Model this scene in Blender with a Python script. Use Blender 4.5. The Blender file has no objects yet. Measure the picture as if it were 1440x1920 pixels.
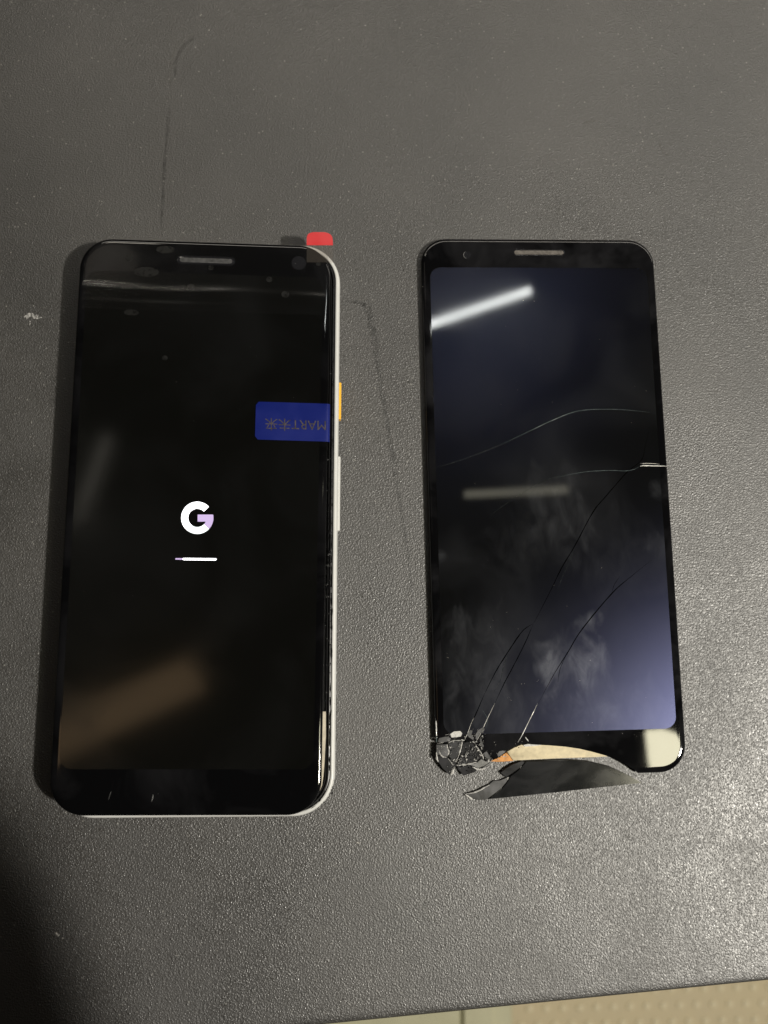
import bpy, bmesh, math, random
from mathutils import Vector, Matrix

# ------------------------------------------------------------------ camera
random.seed(7)
MM = 0.001
F, CAMH, TX, TY = 1700.0, 244.24, 0.1393, -0.0616      # focal length in photo pixels, height mm, tilts
sc = bpy.context.scene
col = sc.collection
RM = Matrix.Rotation(TY, 3, 'Y') @ Matrix.Rotation(TX, 3, 'X')
cam_d = bpy.data.cameras.new('camera')
cam = bpy.data.objects.new('camera', cam_d)
col.objects.link(cam)
cam.matrix_world = Matrix.Translation((0, 0, CAMH * MM)) @ RM.to_4x4()
cam_d.sensor_fit = 'AUTO'
cam_d.sensor_width = 36
cam_d.lens = F / 1920 * 36
cam_d.clip_start = 0.005
cam_d.clip_end = 50
cam_d.dof.use_dof = True
cam_d.dof.focus_distance = 0.242
cam_d.dof.aperture_fstop = 13
sc.camera = cam


def at(px, py, z=0.0):
    """photo pixel -> point (mm) on the horizontal plane z (mm)"""
    d = RM @ Vector(((px - 720) / F, -(py - 960) / F, -1.0))
    t = (z - CAMH) / d.z
    return Vector((0, 0, CAMH)) + d * t


# ------------------------------------------------------------------ world, lamps, exposure
w = bpy.data.worlds.new('World')
sc.world = w
w.use_nodes = True
bg = w.node_tree.nodes['Background']
bg.inputs[0].default_value = (1.0, 0.93, 0.82, 1)
bg.inputs[1].default_value = 0.009

sc.view_settings.view_transform = 'Standard'
sc.view_settings.look = 'None'
sc.view_settings.exposure = 0
sc.view_settings.gamma = 1
sc.view_settings.use_curve_mapping = False


def area_lamp(name, loc, xdir, aim, sx, sy, radiance, colour):
    """rectangular lamp: loc in mm, sizes in mm, its face turned to aim"""
    d = bpy.data.lights.new(name, 'AREA')
    d.shape = 'RECTANGLE'
    d.size, d.size_y = sx * MM, sy * MM
    d.energy = radiance * math.pi * sx * sy * MM * MM
    d.color = colour
    o = bpy.data.objects.new(name, d)
    col.objects.link(o)
    zc = (Vector(loc) - Vector(aim)).normalized()
    xc = Vector(xdir)
    xc = (xc - zc * xc.dot(zc)).normalized()
    yc = zc.cross(xc)
    m = Matrix((xc, yc, zc)).transposed().to_4x4()
    m.translation = Vector(loc) * MM
    o.matrix_world = m
    return o


def mirrored(px, py, z, h):
    """where, at height h (mm), the thing hangs whose reflection the photo shows at this pixel"""
    p = at(px, py, z)
    d = p - Vector((0, 0, CAMH))
    return p + Vector((d.x, d.y, -d.z)) * ((h - z) / -d.z)


def tube_lamp(name, a, b, z, h, width_px, radiance, colour):
    A, B = mirrored(*a, z, h), mirrored(*b, z, h)
    wid = width_px / F * (h + CAMH)
    return area_lamp(name, (A + B) / 2, B - A, at((a[0] + b[0]) / 2, (a[1] + b[1]) / 2, z), (B - A).length, wid, radiance, colour)


# the key: a ceiling fixture off to the right, a little towards the viewer
KEY = Vector((0.72, -0.27, 1.0))
area_lamp('key_lamp', KEY * 1150 + Vector((10, 30, 0)), (0, 1, 0), (10, 30, 0), 95, 60, 1400, (1.0, 0.95, 0.86))
# a weak tube lamp over the far end of the table
area_lamp('far_lamp', (105, 325, 200), (1, 0, 0), (40, 175, 0), 620, 24, 7.2, (1.0, 0.93, 0.82))
# fixtures seen mirrored in the two screens, with added lamps where noted
tube_lamp('tube_lamp', (790, 614), (990, 546), 2.3, 600, 15, 24, (0.97, 1.0, 0.97))
tube_lamp('tube_lamp', (872, 927), (1062, 918), 2.3, 600, 15, 2.0, (1.0, 0.95, 0.74))
tube_lamp('reflection_lamp', (1231, 1490), (1420, 1483), 2.3, 700, 190, 20, (1.0, 0.94, 0.68))
tube_lamp('tube_lamp', (140, 990), (202, 818), 9.5, 700, 17, 1.3, (1.0, 0.93, 0.80))
tube_lamp('reflection_lamp', (60, 1405), (372, 1262), 9.5, 700, 70, 1.15, (1.0, 0.66, 0.36))  # added brown lamp standing in for the ceiling's dim reflection
tube_lamp('tube_lamp', (120, 150), (275, 160), 9.5, 900, 60, 9.0, (1.0, 0.93, 0.78))  # added lamp, set where only the film crease catches it
tube_lamp('reflection_lamp', (60, 470), (240, 470), 9.5, 900, 100, 0.35, (1.0, 0.9, 0.75))  # added dim lamp for the faint reflection in the film


# ------------------------------------------------------------------ materials
def mat(name):
    m = bpy.data.materials.new(name)
    m.use_nodes = True
    nt = m.node_tree
    return m, nt, nt.nodes['Principled BSDF'], nt.nodes['Material Output']


def N(nt, kind, **kw):
    n = nt.nodes.new(kind)
    for k, v in kw.items():
        if k.startswith('i_'):
            n.inputs[k[2:].replace('_', ' ')].default_value = v
        else:
            setattr(n, k, v)
    return n


def ramp(nt, src, stops):
    r = nt.nodes.new('ShaderNodeValToRGB')
    e = r.color_ramp.elements
    while len(e) < len(stops):
        e.new(0.5)
    for i, (p, c) in enumerate(stops):
        e[i].position = p
        e[i].color = (c, c, c, 1) if not isinstance(c, tuple) else (*c, 1)
    nt.links.new(src, r.inputs[0])
    return r.outputs[0]


def coords(nt, scale=1.0):
    t = nt.nodes.new('ShaderNodeTexCoord')
    m = nt.nodes.new('ShaderNodeMapping')
    m.inputs['Scale'].default_value = (scale, scale, scale)
    nt.links.new(t.outputs['Object'], m.inputs[0])
    return m.outputs[0]


def noise(nt, vec, scale, detail=3, rough=0.5, dist=0.0):
    n = N(nt, 'ShaderNodeTexNoise', i_Scale=scale, i_Detail=detail, i_Roughness=rough, i_Distortion=dist)
    nt.links.new(vec, n.inputs['Vector'])
    return n.outputs['Fac']


def math_n(nt, op, a, b=None, clamp=False):
    n = nt.nodes.new('ShaderNodeMath')
    n.operation = op
    n.use_clamp = clamp
    for i, v in enumerate((a, b)):
        if v is None:
            continue
        if isinstance(v, (int, float)):
            n.inputs[i].default_value = v
        else:
            nt.links.new(v, n.inputs[i])
    return n.outputs[0]


def plain(name, colour, rough=0.5, spec=0.5, grain=0.0, grain_scale=900, metal=0.0):
    m, nt, b, out = mat(name)
    b.inputs['Base Color'].default_value = (*colour, 1)
    b.inputs['Roughness'].default_value = rough
    b.inputs['Specular IOR Level'].default_value = spec
    b.inputs['Metallic'].default_value = metal
    if grain:
        v = coords(nt)
        f = noise(nt, v, grain_scale, 4)
        mx = N(nt, 'ShaderNodeMix', data_type='RGBA', blend_type='MULTIPLY')
        mx.inputs[0].default_value = grain
        mx.inputs[6].default_value = (*colour, 1)
        nt.links.new(ramp(nt, f, [(0.3, 0.25), (0.7, 1.0)]), mx.inputs[7])
        nt.links.new(mx.outputs[2], b.inputs['Base Color'])
        r = ramp(nt, f, [(0.3, max(0.02, rough * 0.8)), (0.7, min(1, rough * 1.25))])
        nt.links.new(r, b.inputs['Roughness'])
    return m


def table_material():
    m, nt, b, out = mat('black_grained_vinyl')
    v = coords(nt)
    big = noise(nt, v, 22, 3, 0.55)
    fine = noise(nt, v, 1950, 1, 0.5)
    vor = N(nt, 'ShaderNodeTexVoronoi', i_Scale=2250.0)
    vor.feature = 'F1'
    nt.links.new(v, vor.inputs['Vector'])
    pim = ramp(nt, vor.outputs['Distance'], [(0.0, 1.0), (0.5, 0.0)])
    h = math_n(nt, 'ADD', math_n(nt, 'MULTIPLY', pim, 0.40), math_n(nt, 'MULTIPLY', fine, 0.75))
    bump = N(nt, 'ShaderNodeBump', i_Strength=0.80, i_Distance=0.00020)
    nt.links.new(h, bump.inputs['Height'])
    nt.links.new(bump.outputs[0], b.inputs['Normal'])
    c = ramp(nt, big, [(0.25, (0.023, 0.022, 0.0203)), (0.75, (0.043, 0.0405, 0.037))])
    # sparse pale specks on the grain tips, painted in as glints
    vs = N(nt, 'ShaderNodeTexVoronoi', i_Scale=900.0, i_Randomness=1.0)
    nt.links.new(v, vs.inputs['Vector'])
    wn = N(nt, 'ShaderNodeTexWhiteNoise')
    wn.noise_dimensions = '3D'
    nt.links.new(vs.outputs['Position'], wn.inputs['Vector'])
    dot = math_n(nt, 'MULTIPLY', ramp(nt, vs.outputs['Distance'], [(0.13, 1.0), (0.26, 0.0)]), ramp(nt, wn.outputs['Value'], [(0.86, 0.0), (0.97, 1.0)]))
    mx = N(nt, 'ShaderNodeMix', data_type='RGBA')
    nt.links.new(dot, mx.inputs[0])
    nt.links.new(c, mx.inputs[6])
    mx.inputs[7].default_value = (0.17, 0.165, 0.15, 1)
    nt.links.new(mx.outputs[2], b.inputs['Base Color'])
    sep = N(nt, 'ShaderNodeSeparateColor')
    nt.links.new(vor.outputs['Color'], sep.inputs[0])
    rg = ramp(nt, sep.outputs[0], [(0.0, 0.44), (0.8, 0.58), (1.0, 0.37)])
    wear = math_n(nt, 'MULTIPLY', math_n(nt, 'SUBTRACT', noise(nt, v, 30, 5, 0.62, 0.6), 0.5), 0.34)
    nt.links.new(math_n(nt, 'ADD', rg, wear, True), b.inputs['Roughness'])
    b.inputs['Specular IOR Level'].default_value = 1.0
    b.inputs['IOR'].default_value = 1.60
    return m


def glass_material(name, base=(0.0022, 0.0022, 0.0025), smear=0.012, rough=0.035):
    m, nt, b, out = mat(name)
    v = coords(nt)
    n1 = noise(nt, v, 45, 4, 0.6, 0.8)
    mx = N(nt, 'ShaderNodeMix', data_type='RGBA')
    nt.links.new(ramp(nt, n1, [(0.45, 0.0), (0.75, 1.0)]), mx.inputs[0])
    mx.inputs[6].default_value = (*base, 1)
    mx.inputs[7].default_value = (base[0] + smear * .55, base[1] + smear * .55, base[2] + smear * .6, 1)
    nt.links.new(mx.outputs[2], b.inputs['Base Color'])
    nt.links.new(ramp(nt, n1, [(0.3, rough), (0.8, rough * 2.2)]), b.inputs['Roughness'])
    b.inputs['IOR'].default_value = 1.5
    return m


def panel_material(name, smears, lobe, lobe_rough, cloudy=0.12, coat=0.03):
    """the lit-up area of a display: near black, a clear top coat, a broad bluish sheen from the pixel grid, smeared grease"""
    m, nt, b, out = mat(name)
    v = coords(nt)
    cloud = ramp(nt, noise(nt, v, 34, 3, 0.5, 0.6), [(0.42, 0.0), (0.72, 1.0)])
    mp = N(nt, 'ShaderNodeMapping')
    mp.inputs['Rotation'].default_value = (0, 0, 0.75)
    mp.inputs['Scale'].default_value = (1.0, 0.55, 1.0)
    nt.links.new(v, mp.inputs[0])
    streak = ramp(nt, noise(nt, mp.outputs[0], 210, 5, 0.68, 1.0), [(0.36, 0.0), (0.70, 1.0)])
    mask = math_n(nt, 'MULTIPLY', cloud, cloudy)
    for (p, r, s) in smears:                       # greasy prints with their own place on the glass
        q = N(nt, 'ShaderNodeVectorMath', operation='DISTANCE')
        nt.links.new(v, q.inputs[0])
        q.inputs[1].default_value = (p.x * MM, p.y * MM, p.z * MM)
        wob = math_n(nt, 'ADD', q.outputs['Value'], math_n(nt, 'MULTIPLY', math_n(nt, 'SUBTRACT', noise(nt, mp.outputs[0], 150, 3, 0.6, 0.5), 0.5), r * MM * 2.6))
        g = ramp(nt, math_n(nt, 'DIVIDE', wob, r * MM), [(0.15, 1.0), (1.15, 0.0)])
        g = math_n(nt, 'MULTIPLY', g, math_n(nt, 'ADD', math_n(nt, 'MULTIPLY', streak, 0.75), 0.25))
        mask = math_n(nt, 'ADD', mask, math_n(nt, 'MULTIPLY', g, s * 0.8))
    mx = N(nt, 'ShaderNodeMix', data_type='RGBA')
    nt.links.new(mask, mx.inputs[0])
    mx.inputs[6].default_value = (0.0030, 0.0030, 0.0026, 1)
    mx.inputs[7].default_value = (0.075, 0.078, 0.085, 1)
    nt.links.new(mx.outputs[2], b.inputs['Base Color'])
    b.inputs['Roughness'].default_value = 0.03
    nt.links.new(ramp(nt, cloud, [(0.0, coat), (1.0, coat * 1.8)]), b.inputs['Roughness'])
    g = N(nt, 'ShaderNodeBsdfGlossy', distribution='BECKMANN')
    g.inputs['Color'].default_value = (*lobe, 1)
    g.inputs['Roughness'].default_value = lobe_rough
    g2 = N(nt, 'ShaderNodeBsdfGlossy')
    g2.inputs['Color'].default_value = (0.0016, 0.0023, 0.0022, 1)
    g2.inputs['Roughness'].default_value = 0.20
    a = N(nt, 'ShaderNodeAddShader')
    a2 = N(nt, 'ShaderNodeAddShader')
    nt.links.new(b.outputs[0], a.inputs[0])
    nt.links.new(g.outputs[0], a.inputs[1])
    nt.links.new(a.outputs[0], a2.inputs[0])
    nt.links.new(g2.outputs[0], a2.inputs[1])
    nt.links.new(a2.outputs[0], out.inputs[0])
    return m


def emit(name, colour, s):
    m, nt, b, out = mat(name)
    b.inputs['Base Color'].default_value = (0.01, 0.01, 0.01, 1)
    b.inputs['Emission Color'].default_value = (*colour, 1)
    b.inputs['Emission Strength'].default_value = s
    return m


def film_material(name, tint=(1, 1, 1), clear=0.93, rough=0.06, haze=(0.25, 0.24, 0.22), glossy=False, worn=0.0):
    m, nt, b, out = mat(name)
    tr = N(nt, 'ShaderNodeBsdfTransparent')
    tr.inputs[0].default_value = (*tint, 1)
    b.inputs['Base Color'].default_value = (*haze, 1)
    b.inputs['Roughness'].default_value = rough
    b.inputs['Specular IOR Level'].default_value = 0.5
    fr = N(nt, 'ShaderNodeFresnel', i_IOR=1.45)
    fac = math_n(nt, 'ADD', fr.outputs[0], 1 - clear, True)
    if worn:
        fac = math_n(nt, 'MULTIPLY', fac, ramp(nt, noise(nt, coords(nt), worn, 3, 0.6), [(0.38, 0.0), (0.62, 1.0)]))
    ms = N(nt, 'ShaderNodeMixShader')
    nt.links.new(fac, ms.inputs[0])
    nt.links.new(tr.outputs[0], ms.inputs[1])
    nt.links.new(b.outputs[0], ms.inputs[2])
    if glossy:
        gl = N(nt, 'ShaderNodeBsdfGlossy')
        gl.inputs['Roughness'].default_value = rough
        nt.links.new(gl.outputs[0], ms.inputs[2])
    nt.links.new(ms.outputs[0], out.inputs[0])
    return m


M = {}
M['table'] = table_material()
M['glass'] = glass_material('black_cover_glass')
M['glass_old'] = glass_material('smeared_black_cover_glass', (0.0026, 0.0026, 0.003), 0.028, 0.022)
P = lambda x, y: at(x, y, 2.3)
M['panel_new'] = panel_material('dark_display', [], (0.003, 0.003, 0.0045), 0.34, 0.03, 0.085)
M['panel_old'] = panel_material('smeared_dark_display', [
    (P(1105, 1165), 3.6, 1.0), (P(1075, 1240), 9.0, 0.75), (P(1025, 1255), 3.6, 1.1), (P(1110, 1235), 6.5, 0.6),
    (P(1100, 1335), 11.0, 0.50), (P(1190, 1330), 11.0, 0.40), (P(930, 1340), 15.0, 0.35), (P(850, 1170), 5.0, 0.28), (P(1235, 920), 3.0, 0.3),
    (P(1235, 1020), 4.0, 0.35), (P(828, 1043), 2.0, 0.35), (P(1050, 960), 12.0, 0.22), (P(1000, 1010), 16.0, 0.14), (P(1150, 1040), 16.0, 0.14),
    (P(900, 1220), 13.0, 0.25)],
    (0.021, 0.0228, 0.0475), 0.297)
M['white'] = plain('white_painted_metal', (0.60, 0.60, 0.58), 0.38, 0.5, 0.06, 300)
M['black_plastic'] = plain('black_plastic', (0.008, 0.008, 0.009), 0.32, 0.5, 0.5, 700)
M['black_edge'] = plain('black_matt_edge', (0.004, 0.004, 0.0045), 0.6, 0.25)
M['yellow'] = plain('yellow_button', (0.85, 0.46, 0.04), 0.4, 0.5, 0.08, 500)
M['red'] = plain('red_plastic_tab', (0.56, 0.028, 0.032), 0.45, 0.5, 0.06, 200)
M['blue'] = plain('blue_sticker', (0.0035, 0.011, 0.135), 0.45, 0.25, 0.22, 120)
M['print'] = plain('grey_print', (0.075, 0.062, 0.068), 0.5, 0.4, 0.85, 1400)
M['grey_mesh'] = plain('grey_speaker_mesh', (0.085, 0.085, 0.085), 0.45, 0.5, 0.9, 1600)
M['grey_mesh_old'] = plain('brown_grey_speaker_mesh', (0.14, 0.125, 0.11), 0.5, 0.5, 0.75, 1500)
M['lens'] = plain('dark_lens_glass', (0.012, 0.012, 0.014), 0.08, 0.8)
M['bubble'] = plain('trapped_bubble', (0.010, 0.010, 0.0095), 0.3, 0.5, 0.8, 1200)
M['cream'] = plain('cream_foam', (0.74, 0.64, 0.43), 0.7, 0.3, 0.30, 800)
M['cream_tape'] = plain('cream_tape', (0.62, 0.56, 0.44), 0.6, 0.3, 0.4, 600)
M['orange'] = plain('orange_copper_foil', (0.72, 0.30, 0.05), 0.42, 0.5, 0.6, 700)
M['shard'] = glass_material('broken_black_glass', (0.016, 0.016, 0.016), 0.09, 0.12)
M['shard_grey'] = glass_material('crushed_grey_glass', (0.05, 0.05, 0.048), 0.28, 0.18)
M['fallen'] = glass_material('fallen_black_glass', (0.0075, 0.008, 0.0085), 0.035, 0.09)
M['pale_edge'] = plain('pale_fracture_edge', (0.70, 0.69, 0.66), 0.22, 0.7, 0.45, 2200)
M['crack_pale'] = plain('pale_crack', (0.13, 0.17, 0.175), 0.2, 0.8, 0.7, 900)
M['crack_faint'] = plain('faint_crack', (0.028, 0.034, 0.034), 0.25, 0.5, 0.7, 900)
M['crack_dark'] = plain('dark_crack', (0.0012, 0.0012, 0.0014), 0.9, 0.02)
M['dust'] = plain('white_dust', (0.60, 0.58, 0.54), 0.7, 0.3, 0.3, 900)
M['dust_grey'] = plain('grey_dust', (0.24, 0.24, 0.235), 0.6, 0.4, 0.6, 900)
M['glow_white'] = emit('lit_white_pixels', (1.0, 0.985, 1.0), 3.2)
M['glow_lilac'] = emit('lit_lilac_pixels', (0.74, 0.56, 0.90), 0.92)
M['glow_pale'] = emit('lit_pale_pixels', (0.93, 1.0, 0.97), 1.6)
M['film'] = film_material('clear_plastic_film', (1, 1, 1), 0.997, 0.20, (0.16, 0.155, 0.14), True)
M['film_strip'] = film_material('clear_plastic_tail', (0.99, 0.98, 0.97), 0.95, 0.12, (0.17, 0.15, 0.13))
M['scuff_dark'] = film_material('dark_scuff', (1, 1, 1), 0.90, 0.6, (0.010, 0.012, 0.012), worn=700)
M['scuff_pale'] = film_material('pale_scuff', (1, 1, 1), 0.82, 0.6, (0.24, 0.23, 0.21), worn=800)
M['chalk'] = film_material('white_chalky_smudge', (1, 1, 1), 0.25, 0.7, (0.52, 0.51, 0.49), worn=1500)
M['floor'] = plain('beige_floor_mat', (0.60, 0.51, 0.33), 0.6, 0.3, 0.10, 40)
M['stud'] = plain('beige_stud', (0.68, 0.60, 0.41), 0.55, 0.3)
M['box'] = plain('pale_green_plastic', (0.50, 0.48, 0.32), 0.45, 0.4, 0.10, 60)
M['box_dark'] = plain('dark_seam', (0.05, 0.05, 0.04), 0.7, 0.3)
M['cloth'] = plain('dark_cloth', (0.02, 0.02, 0.02), 0.9, 0.2, 0.4, 200)


# ------------------------------------------------------------------ mesh helpers (all coordinates in mm)
def link(name, bm, m, parent=None, smooth=True, angle=35):
    me = bpy.data.meshes.new(name)
    bmesh.ops.recalc_face_normals(bm, faces=bm.faces)
    for v in bm.verts:
        v.co *= MM
    bm.to_mesh(me)
    bm.free()
    return link_mesh(name, me, m, parent, smooth, angle)


def link_mesh(name, me, m, parent=None, smooth=True, angle=35):
    me.name = name
    o = bpy.data.objects.new(name, me)
    me.materials.clear()
    me.materials.append(M[m])
    col.objects.link(o)
    if parent is not None:
        adopt(o, parent)
    if smooth:
        me.shade_smooth()
        me.set_sharp_from_angle(angle=math.radians(angle))
    return o


def world_of(o):
    m = o.matrix_basis.copy()
    if o.parent:
        m = world_of(o.parent) @ o.matrix_parent_inverse @ m
    return m


def adopt(o, parent):
    o.parent = parent
    o.matrix_parent_inverse = world_of(parent).inverted()


def tag(o, label=None, cat=None, group=None, kind=None):
    for k, v in (('label', label), ('category', cat), ('group', group), ('kind', kind)):
        if v:
            o[k] = v
    return o


def empty(name, x, y, z, label, cat, group=None):
    o = bpy.data.objects.new(name, None)
    o.empty_display_size = 0.01
    o.location = (x * MM, y * MM, z * MM)
    col.objects.link(o)
    return tag(o, label, cat, group)


def rr(cx, cy, ang, W, H, r, inset=0.0, n=10):
    """outline of a rounded rectangle, counter-clockwise"""
    W, H, r = W - 2 * inset, H - 2 * inset, max(0.15, r - inset)
    out = []
    for (sx, sy, a0) in ((1, 1, 0), (-1, 1, 90), (-1, -1, 180), (1, -1, 270)):
        for k in range(n + 1):
            a = math.radians(a0 + 90 * k / n)
            out.append((sx * (W / 2 - r) + r * math.cos(a), sy * (H / 2 - r) + r * math.sin(a)))
    c, s = math.cos(ang), math.sin(ang)
    return [(cx + c * x - s * y, cy + s * x + c * y) for x, y in out]


def loft(rings, cap0=True, cap1=True, bm=None):
    """rings: lists of 3-D points of one length"""
    bm = bm or bmesh.new()
    vs = [[bm.verts.new(p) for p in r] for r in rings]
    n = len(vs[0])
    for a, b in zip(vs, vs[1:]):
        for i in range(n):
            bm.faces.new((a[i], a[(i + 1) % n], b[(i + 1) % n], b[i]))
    if cap0:
        bm.faces.new(list(reversed(vs[0])))
    if cap1:
        bm.faces.new(vs[-1])
    return bm


def slab_profile(args, prof, n=10, **kw):
    return loft([[(x, y, z) for x, y in rr(*args, inset=i, n=n)] for i, z in prof], **kw)


def prism(pts, z0, z1, bm=None, bevel=0.0):
    """pts: 2-D or 3-D outline; z1 may be a function of (x, y)"""
    top = z1 if callable(z1) else (lambda x, y: z1)
    pts = [(p[0], p[1]) for p in pts]
    cx = sum(p[0] for p in pts) / len(pts)
    cy = sum(p[1] for p in pts) / len(pts)
    rings = [[(x, y, z0) for x, y in pts]]
    if bevel:
        rings.append([(x, y, top(x, y) - bevel) for x, y in pts])

        def sh(x, y):
            d = math.hypot(x - cx, y - cy) or 1
            k = max(0.0, 1 - bevel / d)
            return cx + (x - cx) * k, cy + (y - cy) * k
        q = [sh(x, y) for x, y in pts]
        rings.append([(x, y, top(x, y)) for x, y in q])
    else:
        rings.append([(x, y, top(x, y)) for x, y in pts])
    return loft(rings, bm=bm)


def smoothed(pts, n=6):
    """Catmull-Rom through points"""
    out = []
    for i in range(len(pts) - 1):
        p0, p1, p2, p3 = pts[max(0, i - 1)], pts[i], pts[i + 1], pts[min(len(pts) - 1, i + 2)]
        for k in range(n):
            t = k / n
            out.append(tuple(0.5 * (2 * b + (c - a) * t + (2 * a - 5 * b + 4 * c - d) * t * t + (3 * b - a - 3 * c + d) * t ** 3)
                             for a, b, c, d in zip(p0, p1, p2, p3)))
    out.append(tuple(pts[-1]))
    return out


def ridge(path, width, height, z, bm=None, jitter=0.0, taper=True):
    """a thin raised line with a roof-shaped section along 2-D points (mm)"""
    bm = bm or bmesh.new()
    secs = []
    n = len(path)
    for i, (x, y) in enumerate(path):
        a, b = path[max(0, i - 1)], path[min(n - 1, i + 1)]
        d = Vector((b[0] - a[0], b[1] - a[1]))
        if d.length < 1e-6:
            d = Vector((1, 0))
        d.normalize()
        k = 1.0
        if taper:
            k = min(1.0, 0.25 + 2.5 * min(i, n - 1 - i) / n)
        wd = width * k * (1 + random.uniform(-jitter, jitter)) / 2
        ht = height * k * (1 + random.uniform(-jitter, jitter))
        nx, ny = -d.y, d.x
        secs.append([bm.verts.new((x + nx * wd, y + ny * wd, z)), bm.verts.new((x, y, z + ht)), bm.verts.new((x - nx * wd, y - ny * wd, z))])
    for s, t in zip(secs, secs[1:]):
        for j in range(3):
            bm.faces.new((s[j], s[(j + 1) % 3], t[(j + 1) % 3], t[j]))
    bm.faces.new(secs[0])
    bm.faces.new(list(reversed(secs[-1])))
    return bm


def px_path(pts, z, n=5, wob=0.0):
    q = [at(x, y, z) for x, y in pts]
    q = smoothed([(v.x, v.y) for v in q], n) if n > 1 else [(v.x, v.y) for v in q]
    if wob:
        q = [(x + random.uniform(-wob, wob), y + random.uniform(-wob, wob)) for x, y in q]
    return q


def poly(pts, z):
    return [(v.x, v.y) for v in (at(x, y, z) for x, y in pts)]


def cut(o, cutters):
    """subtract cutter bmeshes from a mesh object"""
    tmp = []
    for bm in cutters:
        me = bpy.data.meshes.new('t')
        bmesh.ops.recalc_face_normals(bm, faces=bm.faces)
        for v in bm.verts:
            v.co *= MM
        bm.to_mesh(me)
        bm.free()
        c = bpy.data.objects.new('t', me)
        col.objects.link(c)
        md = o.modifiers.new('b', 'BOOLEAN')
        md.operation = 'DIFFERENCE'
        md.solver = 'EXACT'
        md.object = c
        tmp.append(c)
    dg = bpy.context.evaluated_depsgraph_get()
    dg.update()
    me = bpy.data.meshes.new_from_object(o.evaluated_get(dg))
    o.modifiers.clear()
    o.data = me
    me.materials.clear()
    me.materials.append(M[o['m']] if 'm' in o else me.materials[0] if me.materials else None)
    for c in tmp:
        bpy.data.objects.remove(c)
    return o


def crumbs(name, spots, m, parent, z, smin=0.1, smax=0.45, kind='stuff'):
    """loose angular grains: spots = (px, py, spread_px, count)"""
    bm = bmesh.new()
    for (x, y, s, n) in spots:
        for _ in range(n):
            q = at(x + random.gauss(0, s), y + random.gauss(0, s * 0.8), z)
            r = random.uniform(smin, smax)
            vs = []
            for k in range(4):
                a = k * 2.1 + random.uniform(-.5, .5)
                vs.append(bm.verts.new((q.x + r * math.cos(a) * random.uniform(.4, 1), q.y + r * math.sin(a) * random.uniform(.4, 1), z + (r * random.uniform(.3, .8) if k == 3 else 0))))
            for f in ((0, 1, 2), (0, 1, 3), (1, 2, 3), (0, 2, 3)):
                bm.faces.new([vs[i] for i in f])
    o = link(name, bm, m, parent, smooth=False)
    tag(o, kind=kind)
    return o


# ------------------------------------------------------------------ the setting: table top, floor beyond its edge
E0, E1 = at(620, 1921, -1.2), at(1440, 1839, -1.2)
sl = (E1.y - E0.y) / (E1.x - E0.x)
fy = lambda x: E0.y + sl * (x - E0.x)
rings = []
for ins, z in ((0, -22), (0, -2.4), (0.12, -1.5), (0.45, -0.75), (1.0, -0.28), (1.7, -0.06), (2.6, 0), (2.8, 0)):
    rings.append([(-330 + ins, fy(-330) + ins, z), (330 - ins, fy(330) + ins, z), (330 - ins, 420 - ins, z), (-330 + ins, 420 - ins, z)])
table = link('tabletop', loft(rings), 'table', None, True, 40)
tag(table, kind='structure')

# worn outlines and rubs on the table top
def scuff(pts, wmm, m, n=6, wob=0.05):
    bm = bmesh.new()
    q = px_path(pts, 0.02, n, wob)
    a = None
    for i, (x, y) in enumerate(q):
        p, r = q[max(0, i - 1)], q[min(len(q) - 1, i + 1)]
        d = Vector((r[0] - p[0], r[1] - p[1])).normalized()
        k = wmm / 2 * min(1, 0.2 + 4 * min(i, len(q) - 1 - i) / len(q)) * random.uniform(.7, 1.3)
        b = (bm.verts.new((x - d.y * k, y + d.x * k, 0.03)), bm.verts.new((x + d.y * k, y - d.x * k, 0.03)))
        if a:
            bm.faces.new((a[0], a[1], b[1], b[0]))
        a = b
    return link('scuff_mark', bm, m, table)

scuff([(640, 565), (672, 567), (690, 580), (697, 610), (706, 670), (718, 745), (733, 840), (748, 930), (758, 985)], 1.6, 'scuff_dark')
scuff([(755, 970), (765, 1040), (775, 1130)], 0.9, 'scuff_dark')
scuff([(318, 165), (322, 110), (340, 75), (375, 58)], 0.9, 'scuff_pale')
scuff([(328, 150), (331, 112), (348, 82), (380, 66)], 0.8, 'scuff_dark')
scuff([(318, 200), (310, 290), (302, 430)], 0.9, 'scuff_dark')
scuff([(1090, 232), (1115, 226), (1145, 234)], 0.8, 'scuff_pale')
scuff([(1235, 262), (1242, 285), (1256, 292)], 0.7, 'scuff_pale')
scuff([(758, 1425), (745, 1440), (742, 1462), (752, 1478)], 0.55, 'scuff_pale')
scuff([(800, 1448), (811, 1458), (810, 1470), (800, 1478)], 0.55, 'scuff_pale')
scuff([(965, 1722), (990, 1727), (1012, 1733)], 0.7, 'scuff_dark')
scuff([(724, 770), (740, 766), (752, 768)], 0.4, 'scuff_pale')
for pts, wd in (([(50, 598), (54, 591), (57, 587)], 1.0), ([(60, 587), (63, 593), (66, 597)], 0.8), ([(68, 590), (70, 594), (69, 598)], 0.8), ([(56, 601), (57, 606), (55, 610)], 0.3), ([(70, 595), (75, 596), (79, 595)], 0.4), ([(44, 594), (47, 593), (50, 593)], 0.5)):
    scuff(pts, wd, 'chalk', 3, 0.03)
crumbs('dust', [(105, 1748, 5, 3), (110, 1760, 4, 3), (170, 1759, 2, 1), (672, 1578, 2, 2)], 'dust', table, 0.02, 0.2, 0.5)

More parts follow.
